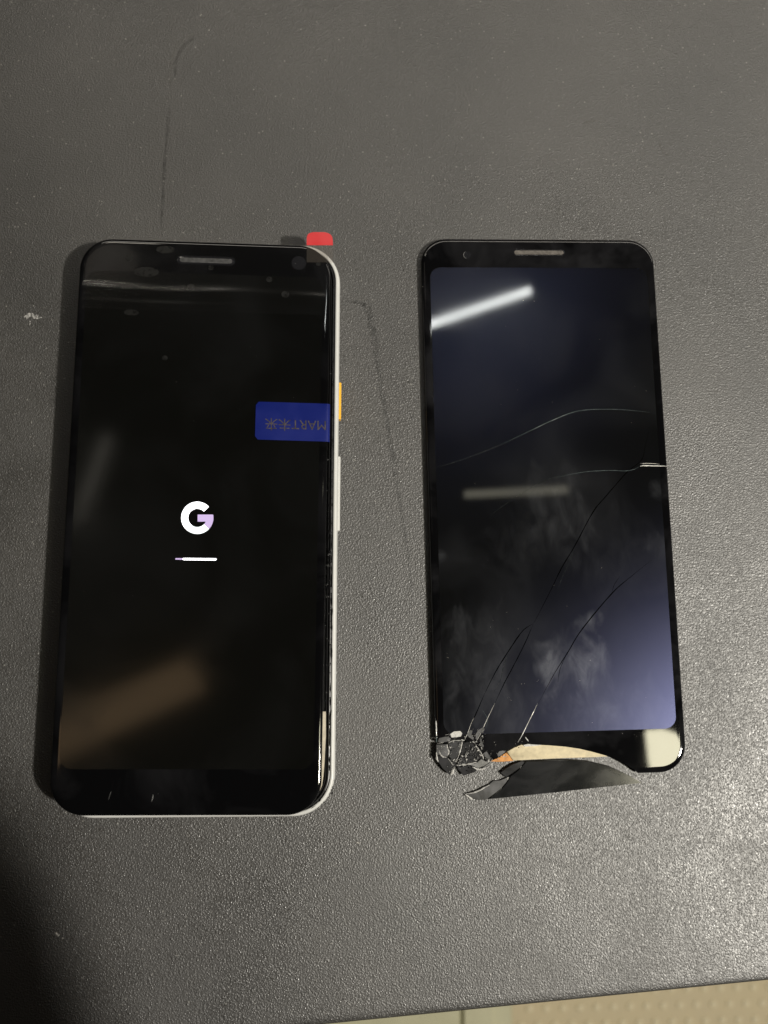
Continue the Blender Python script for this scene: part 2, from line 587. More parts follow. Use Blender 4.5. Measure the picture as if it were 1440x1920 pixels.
FZ = -650
floor = bmesh.new()
vs = [floor.verts.new(p) for p in ((-1500, -1600, FZ), (1500, -1600, FZ), (1500, 1200, FZ), (-1500, 1200, FZ))]
floor.faces.new(vs)
floor = link('floor', floor, 'floor')
tag(floor, kind='structure')
bm = loft([[(r * math.cos(a * math.pi / 5), r * math.sin(a * math.pi / 5), z) for a in range(10)] for r, z in ((4.0, 0.0), (3.2, 1.3), (1.6, 1.9))], cap0=False)
stud0 = link('stud', bm, 'stud', floor)
c0, c1 = at(985, 1925, FZ), at(1470, 1800, FZ)
first = True
for j in range(9):
    for i in range(22):
        x = c0.x - 4 + i * 16 + (j % 2) * 8
        y = c0.y - 28 + j * 14.5
        if x > c1.x + 10:
            continue
        if first:
            o, first = stud0, False
        else:
            o = stud0.copy()
            col.objects.link(o)
        o.location = (x * MM, y * MM, (FZ + 0.05) * MM)

# pale box standing on the floor below the table edge
BZ = -480
b0, b1, b2 = at(470, 1880, BZ), at(862, 1880, BZ), at(968, 1880, BZ)
yb, yt = at(862, 1990, BZ).y, at(862, 1700, BZ).y
box = empty('storage_box', (b0.x + b2.x) / 2, (yb + yt) / 2, FZ, 'pale green plastic storage box standing on the beige floor beside the table', 'box')
link('body', prism([(b0.x, yb), (b2.x - 2, yb), (b2.x - 2, yt), (b0.x, yt)], FZ, BZ - 6, bevel=1.5), 'box', box)
link('lid', prism([(b0.x - 1, yb - 1), (b1.x, yb - 1), (b1.x, yt + 1), (b0.x - 1, yt + 1)], BZ - 5.9, BZ, bevel=1.0), 'box', box)
link('lid', prism([(b1.x + 3.4, yb - 1), (b1.x + 25, yb - 1), (b1.x + 25, yt + 1), (b1.x + 3.4, yt + 1)], BZ - 5.9, BZ - 1, bevel=1.0), 'box', box)

# ------------------------------------------------------------------ the phone with the new screen
LX, LY, LA = -32.62, 31.48, -0.0029
phone = empty('smartphone', LX, LY, 0, 'white framed phone showing a lit letter logo on its black screen', 'phone')
BODY = (LX, LY, LA, 70.1, 151.3, 10.5)
frame = link('frame', slab_profile(BODY, [(3.2, 0.0), (1.6, 0.25), (0.6, 1.0), (0.1, 2.2), (0.0, 3.6), (0.0, 5.6), (0.08, 6.7), (0.28, 7.4), (0.5, 7.7), (0.72, 7.8), (1.12, 7.8), (1.22, 7.7), (1.26, 7.4), (1.28, 5.9)], n=14), 'white', phone, True, 50)
tray = link('inner_tray', slab_profile(BODY, [(1.31, 6.0), (1.31, 7.3), (1.45, 7.42), (1.85, 7.42), (1.95, 7.3), (2.0, 6.3), (6, 6.2)], n=14, cap0=False), 'black_plastic', phone, True, 50)
# raised seal bead running round the tray
link('seal', slab_profile(BODY, [(2.25, 6.25), (2.25, 6.8), (2.45, 6.95), (2.65, 6.8), (2.65, 6.25)], n=14, cap0=False, cap1=False), 'black_edge', phone)


def side_button(y0, y1, m, proud, z0, z1):
    a, b = at(636, y0, 4), at(636, y1, 4)
    x = LX + 35.05
    c, s = math.cos(LA), math.sin(LA)
    xa = lambda y: LX + 35.05 * c - s * (y - LY)
    rings = []
    for k, (dx, ins) in enumerate(((-0.6, 0.0), (proud - 0.15, 0.0), (proud, 0.18))):
        rings.append([(xa(a.y) + dx, a.y - ins, z0 + ins), (xa(a.y) + dx, a.y - ins, z1 - ins), (xa(b.y) + dx, b.y + ins, z1 - ins), (xa(b.y) + dx, b.y + ins, z0 + ins)])
    return loft(rings)


tag(link('power_button', side_button(720, 788, 'yellow', 0.62, 3.0, 5.4), 'yellow', phone), 'yellow power button on the side of the white frame')
link('volume_button', side_button(858, 996, 'white', 0.58, 3.0, 5.4), 'white', phone)

# new display, lying a little loose and proud in the frame
DZ0, DZ = 7.45, 9.5
a, b, c, d = at(150, 443, DZ), at(624, 462, DZ), at(600, 1530, DZ), at(92, 1530, DZ)
cen = (a + b + c + d) / 4
NX, NY, NA = cen.x - 0.1, cen.y, -0.0087
NEW = (NX, NY, NA, 66.9, 149.6, 8.6)
EDGE = lambda z0, z1: [(1.3, z0), (0.5, z0 + 0.1), (0.22, z0 + 0.45), (0.10, z0 + 0.9), (0.0, z1 - 0.75), (0.10, z1 - 0.46), (0.32, z1 - 0.24), (0.68, z1 - 0.10), (1.15, z1 - 0.03), (1.7, z1 - 0.003), (1.85, z1)]
disp = link('display', slab_profile(NEW, EDGE(DZ0, DZ), n=14), 'glass', phone, True, 60)


def local(cx, cy, ang, x, y):
    c, s = math.cos(ang), math.sin(ang)
    return cx + c * x - s * y, cy + s * x + c * y


AW, AH, AOFF = 62.6, 129.2, -1.1 + 2.1
ax, ay = local(NX, NY, NA, 0, AOFF)
panel = link('screen_panel', slab_profile((ax, ay, NA, AW, AH, 3.2), [(0.0, DZ - 0.2), (0.0, DZ + 0.015), (0.02, DZ + 0.03)], n=8), 'panel_new', disp, True, 30)
ZP = DZ + 0.03


def disc(cx, cy, r, z0, z1, n=24, sx=1.0, bevel=0.08):
    return loft([[(cx + sx * q * math.cos(2 * math.pi * k / n), cy + q * math.sin(2 * math.pi * k / n), z) for k in range(n)] for q, z in ((r, z0), (r, z1 - bevel), (r - bevel, z1))])


def slot(px0, px1, py, hpx, z, prof, ang):
    a, b = at(px0, py, z), at(px1, py, z)
    w_ = (b - a).length
    hh = hpx / F * (CAMH - z)
    c_ = (a + b) / 2
    return slab_profile((c_.x, c_.y, ang, w_, hh, hh / 2 - 0.01), prof, n=6)


# earpiece, front camera, sensor under the film
ear = link('earpiece', slot(332, 441, 488.5, 17, DZ, [(0, DZ - 0.1), (0, DZ + 0.04), (0.12, DZ + 0.05), (0.2, DZ - 0.01), (0.3, DZ + 0.012)], NA), 'lens', disp)
link('grille', slot(337, 436, 488.5, 10, DZ, [(0, DZ - 0.05), (0.05, DZ + 0.035)], NA), 'grey_mesh', ear)
for (x, y, r, m, nm) in ((560, 493, 2.0, 'lens', 'front_camera'), (242, 483, 1.05, 'bubble', 'sensor')):
    q = at(x, y, DZ)
    link(nm, disc(q.x, q.y, r, DZ - 0.1, DZ + 0.035), m, disp)
q = at(554, 494, DZ)
# pieces of lit picture
CX, CY, RO, RI = 370.0, 971.0, 30.2, 17.2


def gp(r, deg):
    return (CX + r * math.cos(math.radians(deg)), CY - r * math.sin(math.radians(deg)))


def sector(a0, a1, n, extra_in=()):
    o_ = [gp(RO, a0 + (a1 - a0) * k / n) for k in range(n + 1)]
    i_ = [gp(RI, a1 + (a0 - a1) * k / n) for k in range(n + 1)]
    return o_ + i_


def lit(name, pts, m, parent, z0=ZP - 0.02, z1=ZP + 0.03):
    return link(name, prism(poly(pts, ZP), z0, z1), m, parent, False)


logo = lit('logo_letter', sector(44, 235, 36), 'glow_white', panel)
lit('logo_segment', sector(235.3, 316.7, 18), 'glow_pale', panel)
bt, bb_ = -6.2, 7.0
a_out_t = math.degrees(math.asin(6.2 / RO))
pts = [(CX + 0.6, CY + bt)] + [gp(RO, a_out_t - (a_out_t + 43) * k / 12) for k in range(13)]
pts += [gp(RI, -43 + k * 3.2) for k in range(6)]
yi = CY + bb_
pts += [(CX + math.sqrt(RI ** 2 - bb_ ** 2) * 0.98, yi), (CX + 0.6, yi)]
lit('logo_bar', pts, 'glow_lilac', panel)


def bar(x0, x1, y0, y1, h, m):
    pts = []
    for k in range(7):
        t = math.radians(90 + 180 * k / 6)
        pts.append((x0 + h * math.cos(t), y0 - h * math.sin(t)))
    for k in range(7):
        t = math.radians(-90 + 180 * k / 6)
        pts.append((x1 + h * math.cos(t), y1 - h * math.sin(t)))
    return lit('progress_bar', pts, m, panel)


bar(344.5, 404, 1048.2, 1048.8, 2.0, 'glow_white')
bar(330, 341.3, 1047.9, 1048.0, 1.4, 'glow_lilac')

# debris in the open gap beside the display, and the exposed cream tape
tp = poly([(603, 1334), (611, 1334), (611, 1380), (609, 1420), (607, 1450), (604, 1472), (600, 1482), (596, 1480), (599, 1440), (601, 1400)], 7.5)
tag(link('tape', prism(tp, 6.9, 7.62, bevel=0.08), 'cream_tape', phone), 'cream strip of tape showing in the gap beside the screen')
crumbs('adhesive_bits', [(621, y, 2.4, 6) for y in range(900, 1500, 12)] + [(619, 1035, 3, 20), (615, 1100, 3, 20), (620, 1245, 2.5, 14), (602, 1500, 8, 30), (612, 1485, 4, 16)], 'black_plastic', phone, 7.35, 0.15, 0.5)
crumbs('glue_specks', [(619, 1000, 2, 3), (617, 1040, 2, 5), (613, 1095, 2, 4), (619, 1246, 2, 4), (600, 1502, 4, 5), (613, 920, 1.5, 2), (617, 1150, 1.5, 1), (618, 700, 1.5, 1), (607, 1360, 1.5, 2), (620, 960, 2, 4), (616, 1060, 2, 6), (615, 1120, 2, 5), (614, 1200, 2, 4), (610, 1300, 2, 3), (596, 1508, 5, 6), (617, 860, 1.5, 3)], 'dust_grey', phone, 7.45, 0.1, 0.24)
bm = ridge(px_path([(574, 1522), (590, 1512), (602, 1498), (612, 1482)], 7.5, 4, 0.1), 0.5, 0.5, 7.4, jitter=.5)
link('adhesive_bead', bm, 'black_plastic', phone)
link('adhesive_bead', ridge(px_path([(622, 1000), (623, 1100), (622, 1240), (620, 1380), (617, 1450)], 7.5, 14, 0.09), 0.55, 0.45, 7.36, jitter=.6), 'black_plastic', phone)

# clear film over the top of the new screen with its red tail
film = empty('protective_film', at(385, 510, 9.5).x, at(385, 510, 9.5).y, 9.5, 'clear wrinkled protective film with a red tab over the top of the lit phone', 'film')
bm = bmesh.new()
nx, ny = 90, 110
x_l, x_r = -32.2, 32.2
yt_, yb_ = 73.6, 55.0
grid = []
for j in range(ny + 1):
    v = yt_ + (yb_ - yt_) * j / ny
    row = []
    for i in range(nx + 1):
        u = x_l + (x_r - x_l) * i / nx
        # keep the outline inside the screen's rounded corners
        uu = u
        cyy = 73.8 - 7.6
        if v > cyy:
            lim = 32.4 - 7.6 + math.sqrt(max(0, 7.6 ** 2 - (v - cyy) ** 2))
            uu = max(-lim + 0.05, min(lim - 0.05, u))
        e = min(33.4 - abs(uu), 74.8 - v)
        drop = 0.0 if e > 1.8 else -0.30 * ((1.8 - e) / 1.8) ** 2.2
        z = DZ + 0.12
        zc = 60.2 + 0.25 * math.sin(u * 0.13) - 0.012 * u
        z += 0.36 * math.exp(-((v - zc) / 1.5) ** 2) * (0.75 + 0.25 * math.sin(u * 0.21 + 1))
        z += 0.12 * math.exp(-((v - zc + 3.4) / 1.0) ** 2) * (0.5 + 0.5 * math.sin(u * 0.08 + 2.4))
        z += 0.012 * math.sin(u * 0.3 + v * 0.4) * math.sin(v * 0.35 - u * 0.12)
        x_, y_ = local(NX, NY, NA, uu, v)
        row.append(bm.verts.new((x_, y_, z)))
    grid.append(row)
for j in range(ny):
    for i in range(nx):
        try:
            bm.faces.new((grid[j][i], grid[j][i + 1], grid[j + 1][i + 1], grid[j + 1][i]))
        except ValueError:
            pass
bmesh.ops.remove_doubles(bm, verts=bm.verts, dist=0.001)
link('sheet', bm, 'film', film, True, 80)


def tab_sheet(rows, m, name, parent, th=0.09):
    """rows of (px_left, px_right, py, z)"""
    bm = bmesh.new()
    top, bot = [], []
    for (l, r, y, z) in rows:
        A, B = at(l, y, z), at(r, y, z)
        top.append([bm.verts.new((A + (B - A) * k / 6) + Vector((0, 0, th))) for k in range(7)])
        bot.append([bm.verts.new((A + (B - A) * k / 6)) for k in range(7)])
    for j in range(len(rows) - 1):
        for k in range(6):
            bm.faces.new((top[j][k], top[j][k + 1], top[j + 1][k + 1], top[j + 1][k]))
            bm.faces.new((bot[j][k], bot[j + 1][k], bot[j + 1][k + 1], bot[j][k + 1]))
        for k in (0, 6):
            bm.faces.new((top[j][k], top[j + 1][k], bot[j + 1][k], bot[j][k]))
    for j in (0, -1):
        for k in range(6):
            bm.faces.new((top[j][k], top[j][k + 1], bot[j][k + 1], bot[j][k]))
    return link(name, bm, m, parent, True, 50)


tag(tab_sheet([(587, 608, 435.5, 10.9), (580.5, 615, 437.2, 10.8), (577, 620, 440.2, 10.65), (575.4, 623, 444.5, 10.5), (575, 624, 451, 10.2), (575, 624.2, 456, 10.0), (575, 624.2, 460, 9.9)], 'red', 'pull_tab', film), 'red rounded pull tab of the clear film')
tab_sheet([(575, 624.2, 460, 9.88), (575, 624.4, 466, 9.75), (575, 624.4, 476, 9.68), (575, 624.6, 492, 9.66)], 'film_strip', 'clear_tail', film, 0.04)

# trapped bubbles and dust under the film
spots = [(358, 538, 1.0), (535, 552, 1.1), (505, 524, .9), (246, 586, 1.6), (309, 671, .8), (395, 502, .8), (597, 495, .7), (275, 510, 2.6), (310, 468, 2.0)]
for (x, y, r) in spots:
    q = at(x, y, DZ)
    n = 26
    pts = [(q.x + r * (1.25 if r > 1.3 else 1) * math.cos(2 * math.pi * k / n) * random.uniform(.93, 1.05), q.y + r * (.55 if r > 1.3 else .9) * math.sin(2 * math.pi * k / n) * random.uniform(.93, 1.05)) for k in range(n)]
    link('bubble', prism(pts, ZP - 0.05, ZP + 0.012, bevel=0.05), 'bubble', disp)
crumbs('dust_specks', [(359, 537, 1, 1), (554, 496, 1, 1), (460, 760, 120, 5), (420, 650, 90, 4), (300, 1490, 6, 1), (286, 1497, 1, 1), (205, 1493, 2, 1), (230, 1100, 90, 4)], 'dust_grey', disp, ZP, 0.05, 0.13)
link('scratch', ridge(px_path([(287, 1490), (286, 1497), (284, 1503)], ZP, 3), 0.16, 0.05, DZ), 'dust_grey', disp)
link('scratch', ridge(px_path([(208, 1484), (205, 1493), (203, 1500)], ZP, 3), 0.18, 0.03, DZ), 'bubble', disp)

# blue sticker folded over the edge of the screen
tabz = DZ + 0.16
stick = empty('blue_sticker', at(548, 790, DZ).x, at(548, 790, DZ).y, DZ, 'blue printed sticker tab folded over the edge of the lit phone screen', 'sticker')
rows_px = [(480.5, 753, 478.5, 824)]
bm = bmesh.new()
A, B, C_, D_ = at(480, 753, tabz), at(612.5, 757, tabz), at(611.5, 828, tabz), at(478, 824, tabz)
cols = []
K = 26
for k in range(K + 1):
    t = k / K
    x_top, x_bot = A.lerp(B, t), D_.lerp(C_, t)
    d_in = t * (B - A).length
    sh = 0.0
    if d_in < 0.9:
        sh = 0.9 - math.sqrt(max(0, 0.81 - (0.9 - d_in) ** 2))
    e = (x_bot - x_top).normalized()
    cols.append((x_top + e * sh, x_bot - e * sh))
ex = (B - A).normalized()
for (dx, dz) in ((0.35, -0.05), (0.62, -0.2), (0.80, -0.45), (0.90, -0.85), (0.92, -1.4), (0.90, -1.9)):
    cols.append((B + ex * dx + Vector((0, 0, dz)), C_ + ex * dx + Vector((0, 0, dz))))
J = 8
top, bot = [], []
for (p, q) in cols:
    top.append([bm.verts.new(p.lerp(q, j / J) + Vector((0, 0, 0.05 + 0.02 * math.sin(j * 1.3 + p.x)))) for j in range(J + 1)])
    bot.append([bm.verts.new(p.lerp(q, j / J) - Vector((0.02, 0, 0.04))) for j in range(J + 1)])
for i in range(len(cols) - 1):
    for j in range(J):
        bm.faces.new((top[i][j], top[i][j + 1], top[i + 1][j + 1], top[i + 1][j]))
        bm.faces.new((bot[i][j], bot[i + 1][j], bot[i + 1][j + 1], bot[i][j + 1]))
    for j in (0, J):
        bm.faces.new((top[i][j], top[i + 1][j], bot[i + 1][j], bot[i][j]))
for i in (0, len(cols) - 1):
    for j in range(J):
        bm.faces.new((top[i][j], top[i][j + 1], bot[i][j + 1], bot[i][j]))
sheet = link('sheet', bm, 'blue', stick, True, 60)


def lettering(body, px0, px1, py_top, py_bot, z, m, parent, turn):
    """flat print that fills a pixel box; turned upside down as on the sticker"""
    cu = bpy.data.curves.new('lettering', 'FONT')
    cu.body = body
    cu.size = 1.0
    cu.resolution_u = 3
    ob = bpy.data.objects.new('lettering', cu)
    col.objects.link(ob)
    dg = bpy.context.evaluated_depsgraph_get()
    dg.update()
    me = bpy.data.meshes.new_from_object(ob.evaluated_get(dg))
    bpy.data.objects.remove(ob)
    xs = [v.co.x for v in me.vertices]
    ys = [v.co.y for v in me.vertices]
    x0, x1, y0, y1 = min(xs), max(xs), min(ys), max(ys)
    for v in me.vertices:
        u = (v.co.x - x0) / (x1 - x0)
        t = (v.co.y - y0) / (y1 - y0)
        if turn:
            u, t = 1 - u, 1 - t
        p = at(px0 + (px1 - px0) * u, py_bot + (py_top - py_bot) * t + 4 * (u - 0.5), z)
        v.co = p * MM
    return link_mesh('lettering', me, m, parent, False)


lettering('MART\u672a\u6765', 497, 611, 785.5, 808.5, tabz + 0.09, 'print', sheet, True)

# ------------------------------------------------------------------ the broken screen
RX, RY, RA = 60.46, 38.75, 0.022
OLD = (RX, RY, RA, 67.1, 148.7, 7.4)
T = 2.3
screen = empty('broken_display', RX, RY, 0, 'cracked black phone screen with a shattered lower corner and greasy smears', 'phone screen')
CUT = [(770, 1391), (822, 1391), (838, 1393), (850, 1388), (868, 1387), (880, 1390), (890, 1396), (897, 1402), (903, 1411), (912, 1418), (922, 1421), (931, 1423), (941, 1416), (950, 1408), (962, 1401), (975, 1395), (986, 1394.5),
       (1000, 1396), (1029, 1397.5), (1060, 1400), (1087, 1404), (1112, 1410), (1137, 1417), (1160, 1426), (1177, 1435), (1192, 1445), (1201, 1453), (1206, 1475), (1206, 1540), (770, 1540)]
cp = poly(CUT, T)
glass = link('cover_glass', slab_profile(OLD, [(0.9, 0.05), (0.3, 0.12), (0.08, 0.4), (0.0, 0.8), (0.0, T - 0.8), (0.12, T - 0.5), (0.36, T - 0.27), (0.75, T - 0.11), (1.2, T - 0.035), (1.75, T - 0.003), (1.9, T)], n=14), 'glass_old', screen, True, 60)
glass['m'] = 'glass_old'
cut(glass, [prism(cp, -2, 6)])
glass.data.shade_smooth()
glass.data.set_sharp_from_angle(angle=math.radians(50))
bx, by = local(RX, RY, RA, 0.0, 1.3)
pan = link('screen_panel', slab_profile((bx, by, RA, 62.4, 128.6, 3.2), [(0.0, T - 0.3), (0.0, T + 0.015), (0.02, T + 0.03)], n=8), 'panel_old', glass, True, 30)
pan['m'] = 'panel_old'
cut(pan, [prism(cp, -2, 6)])
pan.data.shade_smooth()
pan.data.set_sharp_from_angle(angle=math.radians(30))
for o in (glass, pan):
    del o['m']
TP = T + 0.03

ear = link('earpiece', slot(962, 1059, 473.5, 13, T, [(0, T - 0.1), (0, T + 0.03), (0.1, T + 0.04), (0.2, T - 0.01), (0.3, T + 0.0)], RA), 'lens', glass)
link('grille', slot(964, 1057, 473.5, 9, T, [(0, T - 0.05), (0.05, T + 0.035)], RA), 'grey_mesh_old', ear)
q = at(876, 478, T)
lens = link('front_camera', disc(q.x, q.y, 1.15, T - 0.1, T + 0.02), 'lens', glass)
link('lens_ring', ridge([(q.x + 1.05 * math.cos(k * 0.3), q.y + 1.05 * math.sin(k * 0.3)) for k in range(6, 17)], 0.16, 0.06, T), 'dust_grey', lens)

# cracks: thin raised edges of the broken glass
def crack(pts, m, wd=0.15, ht=0.035, z=TP, n=6, wob=0.02):
    link('crack', ridge(px_path(pts, z, n, wob), wd, ht, z - 0.004, jitter=0.25), m, glass)


crack([(939, 834), (991, 809), (1043, 785), (1078, 772), (1112, 767.7), (1165, 768), (1217, 773)], 'crack_pale', 0.13)
crack([(817, 877), (869, 861), (939, 834)], 'crack_faint', 0.13)
crack([(918, 967), (970, 930), (1022, 901), (1057, 891)], 'crack_faint', 0.10)
crack([(1040, 896), (1095, 885), (1147, 882), (1171, 883), (1189, 880), (1201, 873)], 'crack_pale', 0.11)
crack([(1200, 874.5), (1206, 873.0), (1225, 873.4), (1240, 873.8), (1251, 874)], 'pale_edge', 0.26)
crack([(1201, 869), (1216, 868.8), (1237, 870)], 'pale_edge', 0.15)
crack([(1218, 800), (1210, 835), (1203, 862), (1175, 886), (1140, 926), (1112, 960), (1078, 1023), (1053, 1065), (1033, 1106), (1008, 1155), (1000, 1169)], 'crack_dark', 0.33, 0.02)
crack([(1000, 1169), (980, 1183), (956, 1217), (928, 1262), (904, 1311)], 'crack_dark', 0.33, 0.02)
crack([(1000, 1169), (987, 1200), (970, 1235), (946, 1280), (925, 1325)], 'crack_dark', 0.30, 0.02)
crack([(1222, 1050), (1182, 1082), (1147, 1113), (1092, 1179), (1064, 1224), (1036, 1269), (1008, 1321)], 'crack_dark', 0.33, 0.02)
crack([(908, 1302), (893, 1337), (882, 1361), (873, 1384)], 'crack_dark', 0.33, 0.02)
crack([(890, 1343), (883, 1358), (877, 1374), (871, 1388)], 'pale_edge', 0.15)
crack([(928, 1318), (917, 1341), (909, 1358), (903, 1372), (893, 1390)], 'pale_edge', 0.16)
crack([(1008, 1319), (998, 1340), (989, 1358), (980, 1376), (971, 1392)], 'pale_edge', 0.18)
crack([(985, 1382), (988, 1386), (991, 1390)], 'pale_edge', 0.24, 0.05)
crack([(817.5, 1351), (818, 1362), (818.3, 1380)], 'pale_edge', 0.30, 0.06, T - 0.18)  # painted reflection: a pale line along the bent glass edge, no crack
crack([(818.3, 1380), (818.5, 1387), (818.5, 1392)], 'crack_pale', 0.2, 0.06, T - 0.18)  # dimmer lower end of that painted edge reflection
crack([(1078, 1023), (1070, 1046), (1052, 1088), (1047, 1104)], 'crack_faint', 0.10)
crack([(956, 1217), (944, 1250), (938, 1276), (924, 1300)], 'crack_faint', 0.11)
crack([(1064, 1224), (1050, 1255), (1046, 1280)], 'crack_dark', 0.16, 0.02)
crack([(904, 1330), (914, 1349), (911, 1366)], 'crack_pale', 0.10)
crack([(1147, 1113), (1152, 1096), (1163, 1080)], 'crack_dark', 0.15, 0.02)
crumbs('dust_specks', [(980, 1280, 1.5, 2), (1008, 1277, 1.5, 2), (955, 1309, 3, 4), (949, 1149, 1, 1), (1060, 690, 140, 12), (1000, 1100, 120, 10), (1000, 562, 5, 2), (1013, 672, 1, 1), (1165, 1300, 70, 8), (1190, 1380, 3, 2), (930, 1395, 4, 3), (838, 1228, 3, 3)], 'dust', glass, TP, 0.05, 0.15)

# shattered corner: loose shards kept together by their backing
Q = lambda L: [(800 + x / 6.857, 1340 + y / 6.857) for x, y in L]
back = link('backing', prism(poly(Q([(118, 380), (300, 360), (620, 340), (700, 440), (770, 520), (815, 585), (800, 640), (700, 690), (600, 680), (470, 760), (420, 720), (390, 650), (355, 700), (310, 755), (225, 690), (150, 600), (122, 500)]), 0.9), 0.15, 0.95, bevel=0.1), 'shard', screen)
shards = [
    ([(122, 385), (262, 378), (262, 420), (282, 470), (262, 535), (215, 535), (150, 520), (122, 480)], 2.15, (0.04, 0.02), 'shard_grey'),
    ([(122, 490), (150, 530), (215, 545), (268, 548), (330, 600), (372, 600), (350, 680), (335, 765), (292, 772), (205, 695), (145, 605), (126, 540)], 1.95, (0.05, 0.05), 'shard'),
    ([(275, 372), (345, 338), (450, 345), (436, 430), (405, 530), (372, 585), (330, 588), (285, 540), (300, 480), (280, 430)], 2.1, (-0.03, 0.03), 'shard'),
    ([(462, 372), (520, 345), (620, 352), (655, 430), (695, 495), (690, 560), (630, 612), (535, 628), (408, 645), (408, 590), (432, 520), (452, 430)], 1.85, (0.06, -0.04), 'shard'),
    ([(392, 655), (440, 672), (540, 648), (590, 682), (648, 715), (610, 742), (540, 765), (470, 788), (440, 745), (395, 700)], 1.5, (0.07, 0.06), 'shard'),
    ([(700, 565), (760, 598), (826, 592), (842, 618), (800, 655), (715, 695), (655, 690), (600, 665), (545, 640), (632, 622)], 1.4, (-0.08, 0.05), 'shard_grey'),
]
for pts, zt, (gx, gy), m in shards:
    pw = poly(Q(pts), zt)
    cx = sum(p[0] for p in pw) / len(pw)
    cy = sum(p[1] for p in pw) / len(pw)
    link('shard', prism(pw, 1.0, (lambda x, y, zt=zt, gx=gx, gy=gy, cx=cx, cy=cy: zt + gx * (x - cx) + gy * (y - cy)), bevel=0.16), m, screen, True, 25)
for pts, wd in (([(262, 375), (262, 420), (285, 470), (268, 535)], .30), ([(275, 365), (345, 330), (455, 335)], .22), ([(455, 345), (440, 430), (408, 530), (370, 600)], .28),
                ([(395, 652), (480, 645), (560, 630), (640, 610)], .26), ([(590, 672), (660, 705), (720, 700), (790, 665), (850, 625)], .28), ([(620, 350), (660, 430), (710, 510), (730, 575)], .26),
                ([(160, 460), (175, 510), (215, 545), (265, 545)], .22), ([(125, 480), (130, 560), (150, 610)], .28), ([(355, 690), (330, 745), (318, 775)], .5), ([(270, 560), (310, 610), (340, 650)], .18),
                ([(120, 300), (200, 268), (300, 250), (330, 240)], .22), ([(150, 370), (230, 350), (300, 340), (360, 310), (440, 300)], .2)):
    link('fracture_edge', ridge(px_path(Q(pts), 2.1, 5, 0.05), wd * 1.35, 0.2, 2.1, jitter=0.5), 'pale_edge', screen)
for pts, m in (([(300, 250), (350, 215), (430, 210), (458, 240), (440, 280), (380, 290), (320, 295)], 'pale_edge'), ([(160, 300), (250, 280), (310, 300), (300, 335), (200, 360), (140, 350)], 'shard_grey'),
               ([(515, 250), (560, 195), (590, 205), (575, 260), (610, 300), (590, 320), (540, 290)], 'shard_grey'), ([(625, 260), (660, 200), (730, 155), (748, 190), (720, 225), (680, 250), (650, 310), (632, 320)], 'shard_grey'),
               ([(680, 320), (700, 300), (715, 360), (735, 400), (725, 425), (700, 400)], 'shard_grey'), ([(735, 490), (770, 470), (815, 540), (830, 580), (790, 570), (745, 540)], 'shard_grey'), ([(905, 510), (930, 470), (985, 460), (1010, 480), (960, 520), (920, 545)], 'shard_grey')):
    link('chip', prism(poly(Q(pts), TP), TP - 0.1, TP + 0.06, bevel=0.05), m, screen, True, 20)
crumbs('glass_crumbs', [(800 + x / 6.857, 1340 + y / 6.857, s, n) for x, y, s, n in ((560, 260, 5, 22), (690, 220, 5, 20), (715, 360, 3, 16), (780, 520, 5, 26), (680, 480, 4, 14), (400, 600, 5, 34), (340, 690, 4, 26), (300, 300, 6, 26), (620, 340, 7, 40), (700, 300, 4, 26), (500, 640, 7, 24), (250, 480, 8, 24), (950, 500, 5, 16), (1180, 370, 5, 8), (520, 450, 8, 12), (200, 430, 5, 6), (840, 590, 4, 12), (60, 300, 3, 5))], 'pale_edge', screen, 2.28, 0.05, 0.19)
crumbs('dark_crumbs', [(800 + x / 6.857, 1340 + y / 6.857, s, n) for x, y, s, n in ((540, 450, 9, 24), (700, 400, 4, 14), (1100, 390, 6, 12), (990, 480, 5, 10), (560, 690, 6, 14), (300, 640, 6, 10))], 'shard', screen, 2.0, 0.12, 0.4)

rnd = random.Random(11)
for k in range(90):                      # small splinters between the shards
    x, y = rnd.choice(((560, 300), (690, 260), (720, 420), (640, 400), (440, 360), (300, 420), (780, 540), (520, 520), (380, 620), (950, 500), (600, 560)))
    x, y, a_, l_ = x + rnd.gauss(0, 45), y + rnd.gauss(0, 40), rnd.uniform(0, 6.3), rnd.uniform(10, 48)
    pts = [(x, y), (x + l_ * .5 * math.cos(a_) + rnd.gauss(0, 5), y + l_ * .5 * math.sin(a_) + rnd.gauss(0, 5)), (x + l_ * math.cos(a_ + .25), y + l_ * math.sin(a_ + .25))]
    link('splinter', ridge(px_path(Q(pts), 2.25, 3, 0.04), rnd.uniform(.1, .34), 0.16, rnd.uniform(2.2, 2.36), jitter=0.5), rnd.choice(('pale_edge', 'pale_edge', 'shard_grey', 'shard')), screen)

# foam and foil laid bare along the broken lower edge
foam = poly([(950, 1409), (962, 1402), (976, 1396), (1005, 1395), (1060, 1398), (1100, 1404), (1135, 1413), (1142, 1418), (1120, 1419.5), (1060, 1421.5), (1000, 1424), (962, 1426), (956, 1418)], 1.3)
tag(link('foam_strip', prism(foam, 0.05, 1.45, bevel=0.22), 'cream', screen, True, 60), 'cream foam strip laid bare under the broken glass edge')
foil = poly([(919, 1427.5), (930, 1422), (940, 1416), (950, 1411), (956, 1417), (963, 1426.5), (945, 1428), (930, 1428.5)], 1.0)
tag(link('foil', prism(foil, 0.05, lambda x, y: 1.15 + 0.18 * math.sin(x * 2.1) * math.cos(y * 1.7), bevel=0.12), 'orange', screen, True, 25), 'orange copper foil beside the cream foam strip')
link('adhesive_edge', prism(poly([(980, 1397), (990, 1394.5), (1012, 1394), (1016, 1397), (1003, 1399), (984, 1400)], 1.7), 1.2, 1.75, bevel=0.1), 'pale_edge', screen)

